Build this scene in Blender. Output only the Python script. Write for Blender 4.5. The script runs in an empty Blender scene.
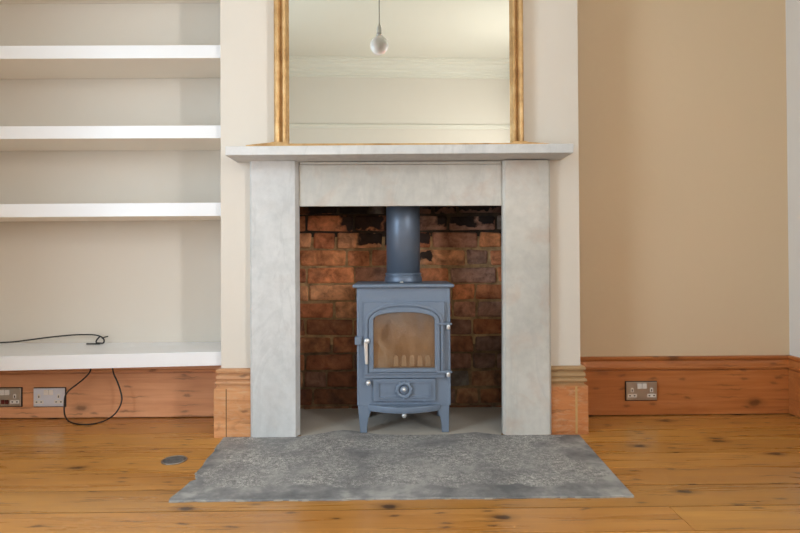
import bpy, bmesh, math, random
from mathutils import Vector, Matrix, noise
random.seed(7)
SC = bpy.context.scene
COL = SC.collection
PI = math.pi

# ------------------------------------------------------------------ camera survey
W, H = 800, 533
F, EYE = 550.0, 0.758
YAW, PITCH, ROLL = 0.012, math.radians(0.5), 0.0055
HORIZON = 257.0
CX, CY = 400.0, HORIZON - F * math.tan(PITCH)
_r0 = Vector((math.cos(YAW), -math.sin(YAW), 0))
FWD = Vector((math.sin(YAW) * math.cos(PITCH), math.cos(YAW) * math.cos(PITCH), math.sin(PITCH)))
_u0 = _r0.cross(FWD)
RIGHT = _r0 * math.cos(ROLL) - _u0 * math.sin(ROLL)
UP = _u0 * math.cos(ROLL) + _r0 * math.sin(ROLL)
CAM = Vector((0, 0, EYE))

def ray(px, py):
    return FWD * F + RIGHT * (px - CX) + UP * (CY - py)
def at(px, py, Y):
    d = ray(px, py)
    return CAM + d * (Y / d.y)
def fl(px, py, z=0.0):
    d = ray(px, py)
    return CAM + d * ((z - EYE) / d.z)
def ax(px, py, Y): return at(px, py, Y).x
def az(px, py, Y): return at(px, py, Y).z

cam = bpy.data.objects.new('camera', bpy.data.cameras.new('camera'))
COL.objects.link(cam)
cam.matrix_world = Matrix((
    (RIGHT.x, UP.x, -FWD.x, CAM.x), (RIGHT.y, UP.y, -FWD.y, CAM.y),
    (RIGHT.z, UP.z, -FWD.z, CAM.z), (0, 0, 0, 1)))
cam.data.sensor_width = 36; cam.data.lens = F / W * 36
cam.data.shift_y = (CY - H / 2) / W
cam.data.clip_start = 0.02
SC.camera = cam

# ------------------------------------------------------------------ mesh helpers
class MB:
    def __init__(s):
        s.bm = bmesh.new(); s.col = s.bm.loops.layers.float_color.new('tint')
    def add(s, verts, faces, mi=0, tint=None, smooth=False):
        vs = [s.bm.verts.new(v) for v in verts]
        out = []
        for f in faces:
            try: fc = s.bm.faces.new([vs[i] for i in f])
            except ValueError: continue
            fc.material_index = mi; fc.smooth = smooth
            if tint is not None:
                for l in fc.loops: l[s.col] = tint
            out.append(fc)
        return vs, out
    def merge(s, bm2, mi=0, tint=None, smooth=False):
        idx = {v: i for i, v in enumerate(bm2.verts)}
        r = s.add([v.co.copy() for v in bm2.verts], [[idx[v] for v in f.verts] for f in bm2.faces], mi, tint, smooth)
        bm2.free(); return r
    def hexa(s, c, bev=0.0, seg=2, **k):
        """c: 8 corners: bottom 4 counter-clockwise from above, top 4."""
        b = bmesh.new(); vs = [b.verts.new(v) for v in c]
        for f in ((3, 2, 1, 0), (4, 5, 6, 7), (0, 1, 5, 4), (1, 2, 6, 5), (2, 3, 7, 6), (3, 0, 4, 7)):
            b.faces.new([vs[i] for i in f])
        if bev: bmesh.ops.bevel(b, geom=b.edges[:] , offset=bev, segments=seg, affect='EDGES', profile=0.5)
        b.normal_update()
        return s.merge(b, **k)
    def box(s, x0, x1, y0, y1, z0, z1, bev=0.0, seg=2, **k):
        return s.hexa([(x0, y0, z0), (x1, y0, z0), (x1, y1, z0), (x0, y1, z0),
                       (x0, y0, z1), (x1, y0, z1), (x1, y1, z1), (x0, y1, z1)], bev, seg, **k)
    def prism(s, poly, y0, y1, bev=0.0, seg=2, **k):
        """poly in (x, z), counter-clockwise seen from the front (from -y), extruded from y0 (front) to y1"""
        b = bmesh.new(); n = len(poly)
        A = [b.verts.new((p[0], y0, p[1])) for p in poly]; B = [b.verts.new((p[0], y1, p[1])) for p in poly]
        ff = b.faces.new(A); b.faces.new(B[::-1])
        for i in range(n): b.faces.new((A[i], B[i], B[(i + 1) % n], A[(i + 1) % n]))
        bmesh.ops.recalc_face_normals(b, faces=b.faces[:])
        if bev: bmesh.ops.bevel(b, geom=list(ff.edges), offset=bev, segments=seg, affect='EDGES', profile=0.5)
        return s.merge(b, **k)
    def slab(s, poly, z0, z1, bev=0.0, seg=2, **k):
        b = bmesh.new(); n = len(poly)
        A = [b.verts.new((p[0], p[1], z1)) for p in poly]; B = [b.verts.new((p[0], p[1], z0)) for p in poly]
        ff = b.faces.new(A); b.faces.new(B[::-1])
        for i in range(n): b.faces.new((A[i], B[i], B[(i + 1) % n], A[(i + 1) % n]))
        bmesh.ops.recalc_face_normals(b, faces=b.faces[:])
        if bev: bmesh.ops.bevel(b, geom=list(ff.edges), offset=bev, segments=seg, affect='EDGES', profile=0.5)
        return s.merge(b, **k)
    def ring(s, outer, inner, y0, y1, bev=0.0, **k):
        """frame between two (x, z) outlines with the same point count, front at y0, back at y1"""
        b = bmesh.new(); n = len(outer)
        of = [b.verts.new((p[0], y0, p[1])) for p in outer]; nf = [b.verts.new((p[0], y0, p[1])) for p in inner]
        ob = [b.verts.new((p[0], y1, p[1])) for p in outer]; nb = [b.verts.new((p[0], y1, p[1])) for p in inner]
        for i in range(n):
            j = (i + 1) % n
            b.faces.new((of[i], of[j], nf[j], nf[i])); b.faces.new((ob[j], ob[i], nb[i], nb[j]))
            b.faces.new((of[j], of[i], ob[i], ob[j])); b.faces.new((nf[i], nf[j], nb[j], nb[i]))
        bmesh.ops.recalc_face_normals(b, faces=b.faces[:])
        if bev:
            b.edges.ensure_lookup_table()
            es = [e for e in b.edges if abs(e.verts[0].co.y - y0) < 1e-7 and abs(e.verts[1].co.y - y0) < 1e-7 and
                  len([f for f in e.link_faces if abs(f.normal.y) > .9]) == 1]
            bmesh.ops.bevel(b, geom=es, offset=bev, segments=2, affect='EDGES', profile=0.5)
        return s.merge(b, **k)
    def lathe(s, prof, c, axis='z', n=40, smooth=True, **k):
        """prof: list of (r, h) revolved about an axis through c"""
        vs, fs = [], []
        m = len(prof)
        for i in range(n):
            a = 2 * PI * i / n
            for r, h in prof:
                u, v = r * math.cos(a), r * math.sin(a)
                if axis == 'z': p = (c[0] + u, c[1] + v, c[2] + h)
                elif axis == 'y': p = (c[0] + u, c[1] - h, c[2] + v)      # h grows toward the viewer
                else: p = (c[0] + h, c[1] + u, c[2] + v)
                vs.append(p)
        for i in range(n):
            for j in range(m - 1):
                a, b_ = i * m + j, ((i + 1) % n) * m + j
                fs.append((a, b_, b_ + 1, a + 1))
        b = bmesh.new(); bv = [b.verts.new(v) for v in vs]
        for f in fs: b.faces.new([bv[i] for i in f])
        bmesh.ops.remove_doubles(b, verts=b.verts[:], dist=1e-6)
        bmesh.ops.holes_fill(b, edges=[e for e in b.edges if e.is_boundary], sides=0)
        bmesh.ops.recalc_face_normals(b, faces=b.faces[:])
        return s.merge(b, smooth=smooth, **k)
    def tube(s, pts, r, n=10, steps=6, **k):
        P = [Vector(p) for p in pts]
        if steps > 1 and len(P) > 2:
            Q = []
            for i in range(len(P) - 1):
                p0, p1, p2, p3 = P[max(i - 1, 0)], P[i], P[i + 1], P[min(i + 2, len(P) - 1)]
                for t in range(steps):
                    t = t / steps
                    Q.append(0.5 * ((2 * p1) + (p2 - p0) * t + (2 * p0 - 5 * p1 + 4 * p2 - p3) * t * t + (3 * p1 - p0 - 3 * p2 + p3) * t ** 3))
            Q.append(P[-1]); P = Q
        vs, fs = [], []
        t0 = (P[1] - P[0]).normalized()
        nrm = t0.cross(Vector((0, 1, 0.13))).normalized()
        for i, p in enumerate(P):
            t = (P[min(i + 1, len(P) - 1)] - P[max(i - 1, 0)]).normalized()
            nrm = (nrm - t * nrm.dot(t)).normalized(); bn = t.cross(nrm)
            for j in range(n):
                a = 2 * PI * j / n
                vs.append(p + (nrm * math.cos(a) + bn * math.sin(a)) * r)
        for i in range(len(P) - 1):
            for j in range(n):
                fs.append((i * n + j, i * n + (j + 1) % n, (i + 1) * n + (j + 1) % n, (i + 1) * n + j))
        fs.append(tuple(range(n))[::-1]); fs.append(tuple((len(P) - 1) * n + j for j in range(n)))
        return s.add(vs, fs, smooth=True, **k)
    def sweep(s, prof, path, **k):
        """prof: (d, z) closed outline, d = distance to the right of the walking direction; path: plan points"""
        P = [Vector((p[0], p[1])) for p in path]; n = len(prof); vs, fs = [], []
        for i, p in enumerate(P):
            def nr(a, b):
                t = (b - a).normalized(); return Vector((t.y, -t.x))
            if i == 0: m = nr(P[0], P[1])
            elif i == len(P) - 1: m = nr(P[-2], P[-1])
            else:
                a, b_ = nr(P[i - 1], p), nr(p, P[i + 1]); m = (a + b_); m = m / max(m.dot(a), .2)
            for d, z in prof: vs.append((p.x + m.x * d, p.y + m.y * d, z))
        for i in range(len(P) - 1):
            for j in range(n):
                fs.append((i * n + j, (i + 1) * n + j, (i + 1) * n + (j + 1) % n, i * n + (j + 1) % n))
        fs.append(tuple(range(n))); fs.append(tuple((len(P) - 1) * n + j for j in range(n))[::-1])
        b = bmesh.new(); bv = [b.verts.new(v) for v in vs]
        for f in fs: b.faces.new([bv[i] for i in f])
        bmesh.ops.recalc_face_normals(b, faces=b.faces[:])
        return s.merge(b, **k)
    def build(s, name, mats, parent=None, loc=None):
        me = bpy.data.meshes.new(name)
        s.bm.normal_update()
        org = Vector(loc) if loc is not None else (parent_world(parent) if parent else Vector((0, 0, 0)))
        for v in s.bm.verts: v.co -= org
        s.bm.to_mesh(me); s.bm.free()
        for m in (mats if isinstance(mats, (list, tuple)) else [mats]): me.materials.append(m)
        o = bpy.data.objects.new(name, me); COL.objects.link(o)
        if parent: o.parent = parent
        else: o.location = org
        return o

def parent_world(o):
    v = Vector((0, 0, 0))
    while o is not None: v += o.location; o = o.parent
    return v
def tag(o, label=None, cat=None, group=None, kind=None):
    for k, v in (('label', label), ('category', cat), ('group', group), ('kind', kind)):
        if v: o[k] = v
    return o
def thing(name, loc, label, cat, group=None):
    o = bpy.data.objects.new(name, None); COL.objects.link(o); o.location = loc; o.empty_display_size = .05
    return tag(o, label, cat, group)
def struct(mb, name, mats): return tag(mb.build(name, mats), kind='structure')

# ------------------------------------------------------------------ materials
def lin(r, g, b):
    f = lambda c: (c / 255 / 12.92) if c / 255 <= .04045 else ((c / 255 + .055) / 1.055) ** 2.4
    return (f(r), f(g), f(b), 1)
class NT:
    def __init__(s, name):
        s.m = bpy.data.materials.new(name); s.m.use_nodes = True; s.t = s.m.node_tree
        s.p = s.t.nodes['Principled BSDF']; s.out = s.t.nodes['Material Output']
    def n(s, typ, inp=None, **props):
        nd = s.t.nodes.new(typ)
        for k, v in props.items(): setattr(nd, k, v)
        for k, v in (inp or {}).items():
            if isinstance(v, bpy.types.NodeSocket): s.t.links.new(v, nd.inputs[k])
            else: nd.inputs[k].default_value = v
        return nd
    def set(s, **kw):
        for k, v in kw.items():
            k = k.replace('_', ' ')
            if isinstance(v, bpy.types.NodeSocket): s.t.links.new(v, s.p.inputs[k])
            else: s.p.inputs[k].default_value = v
    def obj(s, scale=(1, 1, 1), rot=(0, 0, 0), loc=(0, 0, 0)):
        tc = s.n('ShaderNodeTexCoord')
        return s.n('ShaderNodeMapping', {'Vector': tc.outputs['Object'], 'Scale': scale, 'Rotation': rot, 'Location': loc}).outputs['Vector']
    def noise(s, vec, scale=5, detail=4, rough=.5, dist=0):
        return s.n('ShaderNodeTexNoise', {'Vector': vec, 'Scale': scale, 'Detail': detail, 'Roughness': rough, 'Distortion': dist}).outputs['Fac']
    def ramp(s, fac, stops, interp='LINEAR'):
        r = s.n('ShaderNodeValToRGB', {'Fac': fac}); e = r.color_ramp.elements; r.color_ramp.interpolation = interp
        while len(e) < len(stops): e.new(.5)
        for el, (p, c) in zip(e, stops):
            el.position = p; el.color = c if hasattr(c, '__len__') else (c, c, c, 1)
        return r.outputs['Color']
    def mix(s, a, b, fac, mode='MIX'):
        nd = s.n('ShaderNodeMix', data_type='RGBA', blend_type=mode)
        for i, v in ((6, a), (7, b), (0, fac)):
            if isinstance(v, bpy.types.NodeSocket): s.t.links.new(v, nd.inputs[i])
            else: nd.inputs[i].default_value = v
        return nd.outputs[2]
    def math(s, op, a, b=0.0, clamp=False):
        return s.n('ShaderNodeMath', {0: a, 1: b}, operation=op, use_clamp=clamp).outputs[0]
    def bump(s, h, strength=.2, dist=.01):
        s.set(Normal=s.n('ShaderNodeBump', {'Height': h, 'Strength': strength, 'Distance': dist}).outputs['Normal'])
    def hsv(s, col, h=.5, sat=1.0, v=1.0):
        return s.n('ShaderNodeHueSaturation', {'Color': col, 'Hue': h, 'Saturation': sat, 'Value': v}).outputs['Color']
    def attr(s, name='tint'): return s.n('ShaderNodeAttribute', attribute_name=name)

def plain(name, col, rough=.5, metal=0.0, var=.06, nscale=8, bump=.05, spec=.5, coat=0):
    t = NT(name); v = t.obj(); nz = t.noise(v, nscale, 5)
    c = t.mix(tuple(x * (1 - var) for x in col[:3]) + (1,), tuple(min(1, x * (1 + var)) for x in col[:3]) + (1,), nz)
    t.set(Base_Color=c, Roughness=rough, Metallic=metal)
    t.p.inputs['Specular IOR Level'].default_value = spec
    if coat: t.p.inputs['Coat Weight'].default_value = coat
    if bump: t.bump(t.noise(v, nscale * 12, 3), bump, .004)
    return t.m

PAINT = plain('cream_wall_paint', (.70, .648, .572, 1), .62, var=.02, nscale=2.2, bump=.06, spec=.25)
PAINT_BOUNCE = plain('wall_paint_warm_bounce', (.70, .545, .365, 1), .62, var=.02, nscale=2.2, bump=.06, spec=.25)  # wall paint with the warm floor bounce put into its colour
PAINT_RIGHT = plain('wall_paint_window_lit', (.78, .765, .74, 1), .6, var=.02, nscale=2.2, bump=.05, spec=.25)  # whiter copy of the wall paint, window light put into the colour
CEIL = plain('ceiling_paint', (.70, .68, .60, 1), .75, var=.015, nscale=2, bump=.03, spec=.2)
WHITE = plain('white_gloss_paint', (.85, .86, .88, 1), .3, var=.015, nscale=3, bump=.02)
PLASTIC = plain('white_plastic', (.80, .79, .76, 1), .35, var=.02, bump=0)
UNDER_BOUNCE = plain('shelf_paint_floor_bounce', (.93, .85, .74, 1), .6, var=.015, nscale=3, bump=.02)  # shelf undersides: floor bounce painted in as a brighter, warmer colour
BLACK = plain('black_rubber', (.012, .012, .013, 1), .5, var=.1, bump=0)
REDN = plain('dark_red_plastic', (.10, .012, .010, 1), .3, var=.1, bump=0)
CHROME = plain('polished_steel', (.74, .75, .76, 1), .28, .6, var=.04, nscale=30, bump=.01)
BRUSHED = plain('brushed_steel', (.50, .47, .42, 1), .38, 1.0, var=.08, nscale=25, bump=.02)
PLATE_GLINT = plain('steel_plate_window_glint', (.74, .80, .92, 1), .30, .45, var=.06, nscale=25, bump=.02)  # steel with its bluish window reflection painted into the base colour
STOVE = plain('slate_blue_stove_paint', (.170, .222, .302, 1), .42, .12, var=.07, nscale=9, bump=.10, spec=.5)
FLUE = plain('slate_blue_flue_enamel', (.130, .170, .235, 1), .40, .30, var=.06, nscale=6, bump=.05, spec=.5)
IRON = plain('dark_cast_iron', (.03, .032, .036, 1), .6, .2, var=.2, bump=.2)

def gold_mat():
    t = NT('aged_gold_leaf'); v = t.obj(); nz = t.noise(v, 14, 6, .65); nz2 = t.noise(v, 90, 3, .6)
    c = t.ramp(nz, [(.25, (.34, .19, .07, 1)), (.5, (.56, .345, .145, 1)), (.75, (.70, .49, .25, 1))])
    t.set(Base_Color=c, Metallic=.55, Roughness=t.ramp(nz2, [(.3, .36), (.7, .55)]))
    t.bump(nz2, .15, .003); return t.m
GOLD = gold_mat()

def mirror_mat():
    t = NT('mirror_glass'); v = t.obj(); nz = t.noise(v, 2, 3)
    t.set(Base_Color=t.mix((.67, .68, .635, 1), (.69, .695, .655, 1), nz), Metallic=1.0, Roughness=.0); return t.m
MIRROR = mirror_mat()

def stone_mat(name, warm):
    t = NT(name); v = t.obj()
    n1 = t.noise(v, 2.6, 6, .6, .6); n2 = t.noise(v, 26, 6, .6); n3 = t.noise(t.obj((1.6, 1, .55), (0, .55, 0)), 3.2, 6, .6, .8)
    a, b, c = (.53, .545, .545, 1), (.61, .62, .615, 1), (.70, .70, .69, 1)
    if warm: a, b, c = (.48, .475, .44, 1), (.555, .545, .50, 1), (.64, .62, .57, 1)
    col = t.ramp(n1, [(.3, a), (.5, b), (.7, c)])
    col = t.mix(col, t.ramp(n2, [(.3, (.80, .80, .80, 1)), (.6, (1, 1, 1, 1))]), .5, 'MULTIPLY')
    vein = t.ramp(t.math('ABSOLUTE', t.math('SUBTRACT', n3, .5)), [(0, 1.0), (.035, .0), (1, 0)])
    col = t.mix(col, (.36, .37, .37, 1), t.math('MULTIPLY', vein, .20))
    stain = t.ramp(t.noise(t.obj((1, 1, 1), (0, 0, 0), (4, 2, 1)), 4.5, 5, .6, .4), [(.52, 0.0), (.68, 1.0)])
    col = t.mix(col, (.50, .34, .25, 1), t.math('MULTIPLY', stain, .42 if warm else .08))
    t.set(Base_Color=col, Roughness=.6); t.bump(n2, .22, .006); return t.m
STONE = stone_mat('pale_grey_stone', False); STONE_W = stone_mat('pale_buff_stone', True)

def wood_mat(name, ramp, knots=1.0, floor=False, rough=(.22, .42), coat=.0, band=None):
    t = NT(name); tc = t.n('ShaderNodeTexCoord').outputs['Object']
    at_ = t.attr(); sep = t.n('ShaderNodeSeparateColor', {'Color': at_.outputs['Color']})
    r, g = sep.outputs[0], sep.outputs[1]
    off = t.n('ShaderNodeCombineXYZ', {'X': t.math('MULTIPLY', r, 37.0), 'Y': t.math('MULTIPLY', g, 19.0), 'Z': t.math('MULTIPLY', r, 11.0)}).outputs[0]
    p = t.n('ShaderNodeVectorMath', {0: tc, 1: off}, operation='ADD').outputs[0]
    mp = lambda sc: t.n('ShaderNodeMapping', {'Vector': p, 'Scale': sc}).outputs['Vector']
    long = t.noise(mp((1.1, 14, 14)), 1.6, 6, .55, 1.1)
    fine = t.noise(mp((3, 90, 90)), 1.5, 4, .6, .3)
    blot = t.noise(mp((1, 2.4, 2.4)), 1.7, 3, .5)
    fac = t.math('ADD', t.math('MULTIPLY', long, .75), t.math('MULTIPLY', fine, .25))
    col = t.ramp(fac, ramp)
    col = t.mix(col, t.ramp(blot, [(.3, (.78, .72, .68, 1)), (.7, (1.12, 1.1, 1.05, 1))]), .7, 'MULTIPLY')
    if floor:
        col = t.hsv(col, t.math('ADD', .497, t.math('MULTIPLY', r, .007)), 1.0, t.math('ADD', .90, t.math('MULTIPLY', g, .2)))
    sx3 = t.n('ShaderNodeSeparateXYZ', {'Vector': p}).outputs
    if band:        # worn finish: scuffs, and stripped mouldings above a height
        sc = t.ramp(t.noise(mp((14, 14, 40)), 1.6, 5, .65, .6), [(.50, 0.0), (.66, 1.0)])
        col = t.mix(col, (.62, .46, .30, 1), t.math('MULTIPLY', sc, .32))
        dk = t.ramp(t.noise(mp((5, 5, 12)), 2.2, 5, .65, .9), [(.54, 0.0), (.70, 1.0)])
        col = t.mix(col, (.22, .075, .025, 1), t.math('MULTIPLY', dk, .4))
        zz = t.n('ShaderNodeSeparateXYZ', {'Vector': tc}).outputs[2]
        col = t.mix(col, band[1], t.math('MULTIPLY', t.n('ShaderNodeMapRange', {'Value': zz, 'From Min': band[0] - .01, 'From Max': band[0] + .006}).outputs[0], band[2]))
    flat = t.n('ShaderNodeCombineXYZ', {'X': sx3[0], 'Y': sx3[1 if floor else 2], 'Z': 0.0}).outputs[0]
    wob = t.n('ShaderNodeTexNoise', {'Vector': flat, 'Scale': 26.0, 'Detail': 3.0}).outputs['Color']
    pw = t.n('ShaderNodeMix', data_type='VECTOR'); pw.inputs[0].default_value = .022
    t.t.links.new(flat, pw.inputs[4]); t.t.links.new(wob, pw.inputs[5])
    def spots(sc, keep_at, d0, d1, d2):
        pk = t.n('ShaderNodeMapping', {'Vector': pw.outputs[1], 'Scale': sc}).outputs['Vector']
        vo = t.n('ShaderNodeTexVoronoi', {'Vector': pk, 'Scale': 1.0, 'Randomness': 1.0}, voronoi_dimensions='2D')
        rnd = t.n('ShaderNodeSeparateColor', {'Color': vo.outputs['Color']}).outputs[0]
        return t.math('MULTIPLY', t.ramp(vo.outputs['Distance'], [(d0, 1.0), (d1, 0.35), (d2, 0.0)]), t.ramp(rnd, [(keep_at, 0.0), (keep_at + .04, 1.0)]))
    knot = spots((3.2, 6.5, 1), .60, .05, .10, .20)
    col = t.mix(col, (.045, .018, .007, 1), t.math('MULTIPLY', knot, .92 * knots))
    col = t.mix(col, (.07, .03, .012, 1), t.math('MULTIPLY', spots((7, 22, 1), .72, .07, .12, .2), .7 * knots))
    col = t.mix(col, (.12, .05, .015, 1), t.math('MULTIPLY', spots((4, 60, 1), .80, .10, .2, .35), .6 * knots))
    t.set(Base_Color=col, Roughness=t.ramp(long, [(.3, rough[0]), (.7, rough[1])]))
    t.p.inputs['Coat Weight'].default_value = coat; t.p.inputs['Coat Roughness'].default_value = .16
    t.bump(fac, .10, .003); return t.m
FLOORW = wood_mat('varnished_pine_boards', [(.22, (.39, .168, .034, 1)), (.5, (.53, .245, .054, 1)), (.78, (.65, .335, .092, 1))], 1.0, True, coat=.25)
SKIRT = wood_mat('orange_pine_skirting', [(.25, (.36, .115, .030, 1)), (.5, (.49, .170, .045, 1)), (.75, (.60, .24, .080, 1))], .7, rough=(.34, .5))
SKIRT_PALE = wood_mat('worn_pine_skirting', [(.25, (.46, .190, .070, 1)), (.5, (.62, .290, .120, 1)), (.75, (.74, .42, .21, 1))], .8, rough=(.45, .6), band=(.21, (.50, .31, .17, 1), .35))
SKIRT_WORN = wood_mat('stripped_pine_skirting', [(.25, (.42, .15, .045, 1)), (.5, (.55, .21, .070, 1)), (.75, (.64, .30, .12, 1))], .8, rough=(.45, .6), band=(.21, (.36, .25, .12, 1), .8))
SKIRT_L = wood_mat('pine_skirting_cool_lit', [(.25, (.58, .26, .125, 1)), (.5, (.72, .36, .185, 1)), (.75, (.82, .45, .26, 1))], .7, rough=(.34, .5))  # pine skirting with the cool light of the left side painted in
FILLER = plain('yellow_wood_filler', (.52, .33, .13, 1), .7, var=.15, nscale=40)

def hearth_mat(x0, x1, y0, y1):
    """pecked stone field inside smooth dressed margins"""
    t = NT('dark_grey_hearth_stone'); tc = t.n('ShaderNodeTexCoord').outputs['Object']
    w = t.n('ShaderNodeTexNoise', {'Vector': tc, 'Scale': 7.0, 'Detail': 3.0}).outputs['Color']
    s = t.n('ShaderNodeSeparateXYZ', {'Vector': tc}); wn = t.n('ShaderNodeSeparateColor', {'Color': w})
    X = t.math('ADD', s.outputs[0], t.math('MULTIPLY', t.math('SUBTRACT', wn.outputs[0], .5), .36))
    Y = t.math('ADD', s.outputs[1], t.math('MULTIPLY', t.math('SUBTRACT', wn.outputs[1], .5), .16))
    def step(v, a, b):
        return t.n('ShaderNodeMapRange', {'Value': v, 'From Min': a, 'From Max': b}, interpolation_type='SMOOTHSTEP').outputs[0]
    mask = t.math('MULTIPLY', t.math('MULTIPLY', step(X, x0, x0 + .03), step(X, x1, x1 - .03)),
                  t.math('MULTIPLY', step(Y, y0, y0 + .015), step(Y, y1, y1 - .03)))
    n1 = t.noise(tc, 4.2, 6, .6, .6); n2 = t.noise(tc, 18, 6, .65)
    smooth = t.ramp(t.math('ADD', t.math('MULTIPLY', n1, .65), t.math('MULTIPLY', n2, .35)),
                    [(.38, (.125, .127, .132, 1)), (.5, (.235, .233, .230, 1)), (.60, (.40, .39, .37, 1))])
    sp = t.math('ADD', t.math('MULTIPLY', t.noise(tc, 230, 4, .7), .65), t.math('MULTIPLY', t.noise(tc, 60, 3, .6, .5), .35))
    peck = t.ramp(sp, [(.37, (.12, .118, .115, 1)), (.49, (.27, .263, .253, 1)), (.56, (.47, .455, .43, 1)), (.64, (.78, .75, .70, 1))])
    patch = t.ramp(t.noise(tc, 5.5, 3, .5), [(.36, .15), (.58, 1.0)])
    col = t.mix(smooth, peck, t.math('MULTIPLY', mask, patch))
    t.set(Base_Color=col, Roughness=.68)
    t.bump(t.mix(n2, sp, mask), .35, .006); return t.m

def brick_mat(spots):
    """weathered brick; soot collects in blots above and behind the stove (spots: x, z, half width, half height in metres)"""
    t = NT('old_red_brick'); v = t.obj(); a = t.attr().outputs['Color']
    n1 = t.noise(v, 16, 6, .65, .4); n2 = t.noise(v, 60, 4, .6); n3 = t.noise(v, 7, 4, .6)
    col = t.mix(a, t.ramp(n1, [(.30, (.38, .33, .30, 1)), (.48, (.95, .95, .95, 1)), (.68, (1.45, 1.6, 1.7, 1))]), 1.0, 'MULTIPLY')
    col = t.mix(col, (.02, .016, .014, 1), t.math('MULTIPLY', t.ramp(n3, [(.52, 0.0), (.70, 1.0)]), .55))
    wn = t.n('ShaderNodeSeparateColor', {'Color': t.n('ShaderNodeTexNoise', {'Vector': v, 'Scale': 22.0, 'Detail': 4.0}).outputs['Color']}).outputs
    p = t.n('ShaderNodeSeparateXYZ', {'Vector': v}).outputs
    X = t.math('ADD', p[0], t.math('MULTIPLY', t.math('SUBTRACT', wn[0], .5), .09))
    Z = t.math('ADD', p[2], t.math('MULTIPLY', t.math('SUBTRACT', wn[1], .5), .07))
    d = None
    for x, z, rx, rz in spots:
        e = t.math('MAXIMUM', t.math('DIVIDE', t.math('ABSOLUTE', t.math('SUBTRACT', X, x)), rx), t.math('DIVIDE', t.math('ABSOLUTE', t.math('SUBTRACT', Z, z)), rz))
        d = e if d is None else t.math('MINIMUM', d, e)
    col = t.mix(col, (.008, .007, .007, 1), t.math('MULTIPLY', t.ramp(d, [(.80, 1.0), (1.0, 0.0)]), .95))
    t.set(Base_Color=col, Roughness=.85); t.bump(t.math('ADD', n1, t.math('MULTIPLY', n2, .4)), .7, .012); return t.m
def mortar_mat():
    t = NT('sooty_shaded_mortar'); v = t.obj(); n = t.noise(v, 22, 5, .6); a = t.attr().outputs['Color']
    t.set(Base_Color=t.mix(a, t.ramp(n, [(.3, (.5, .5, .5, 1)), (.7, (1.4, 1.4, 1.35, 1))]), 1.0, 'MULTIPLY'), Roughness=.95)
    t.bump(n, .6, .01); return t.m
MORTAR = mortar_mat()
SCREED = plain('pale_concrete', (.47, .43, .37, 1), .75, var=.16, nscale=7, bump=.2)

def stove_glass_mat():
    t = NT('stained_hazed_stove_glass'); v = t.obj()
    n = t.noise(t.obj((1.3, 1, .8)), 10, 5, .6, .6)
    stain = t.n('ShaderNodeBsdfDiffuse', {'Color': t.mix(t.ramp(n, [(.34, (.15, .075, .036, 1)), (.5, (.36, .22, .125, 1)), (.64, (.52, .40, .28, 1))]), (.34, .33, .32, 1), t.math('MULTIPLY', t.n('ShaderNodeMapRange', {'Value': t.n('ShaderNodeSeparateXYZ', {'Vector': v}).outputs[2], 'From Min': .36, 'From Max': .53}).outputs[0], t.ramp(t.noise(t.obj((2, 1, .7)), 14, 4, .6), [(.4, .1), (.62, .9)])))})  # brown stain plus painted room reflection, grey haze painted in towards the top
    gl = t.n('ShaderNodeBsdfGlossy', {'Color': (.9, .9, .9, 1), 'Roughness': .08})
    tr = t.n('ShaderNodeBsdfTransparent', {'Color': (.8, .7, .6, 1)})
    m1 = t.n('ShaderNodeMixShader', {0: .38, 1: tr.outputs[0], 2: stain.outputs[0]})
    m2 = t.n('ShaderNodeMixShader', {0: .10, 1: m1.outputs[0], 2: gl.outputs[0]})
    t.t.links.new(m2.outputs[0], t.out.inputs['Surface']); return t.m
STOVEGLASS = stove_glass_mat()
FIREBOARD = plain('tan_firebrick', (.52, .33, .20, 1), .9, var=.45, nscale=9, bump=.3)
def bulb_mat():
    t = NT('opal_bulb_glass'); v = t.obj(); n = t.noise(v, 6, 2)
    t.set(Base_Color=t.mix((.93, .93, .92, 1), (.96, .96, .95, 1), n), Roughness=.12); t.p.inputs['Subsurface Weight'].default_value = .15
    return t.m
BULB = bulb_mat()

# ------------------------------------------------------------------ main planes
Y_AL = fl(110, 418.2).y            # left alcove skirting face
Y_AR = fl(690, 415.2).y            # right alcove skirting face
Y_BR = fl(400, 436.3).y + .024     # chimney breast plaster face
T_AL, T_BR = .022, .024
YW_L, YW_R = Y_AL + T_AL, Y_AR + T_AL
Y_JAMB = Y_BR - .040
Y_BACK = fl(402, 409).y            # brick back of the recess
CEIL_Z = 2.965
X_L = -1.96
X_R = ax(788.3, 250, YW_R)
Y_REAR = -1.55
BX0, BX1 = ax(220.8, 200, Y_BR), ax(579.0, 200, Y_BR)
OX0, OX1 = ax(298.4, 320, Y_JAMB), ax(503.4, 320, Y_JAMB)      # opening
LZ = az(400, 205.7, Y_JAMB + .012)                              # opening head
print('planes', Y_AL, Y_AR, Y_BR, Y_JAMB, Y_BACK, X_R, BX0, BX1, OX0, OX1, LZ)

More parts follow.
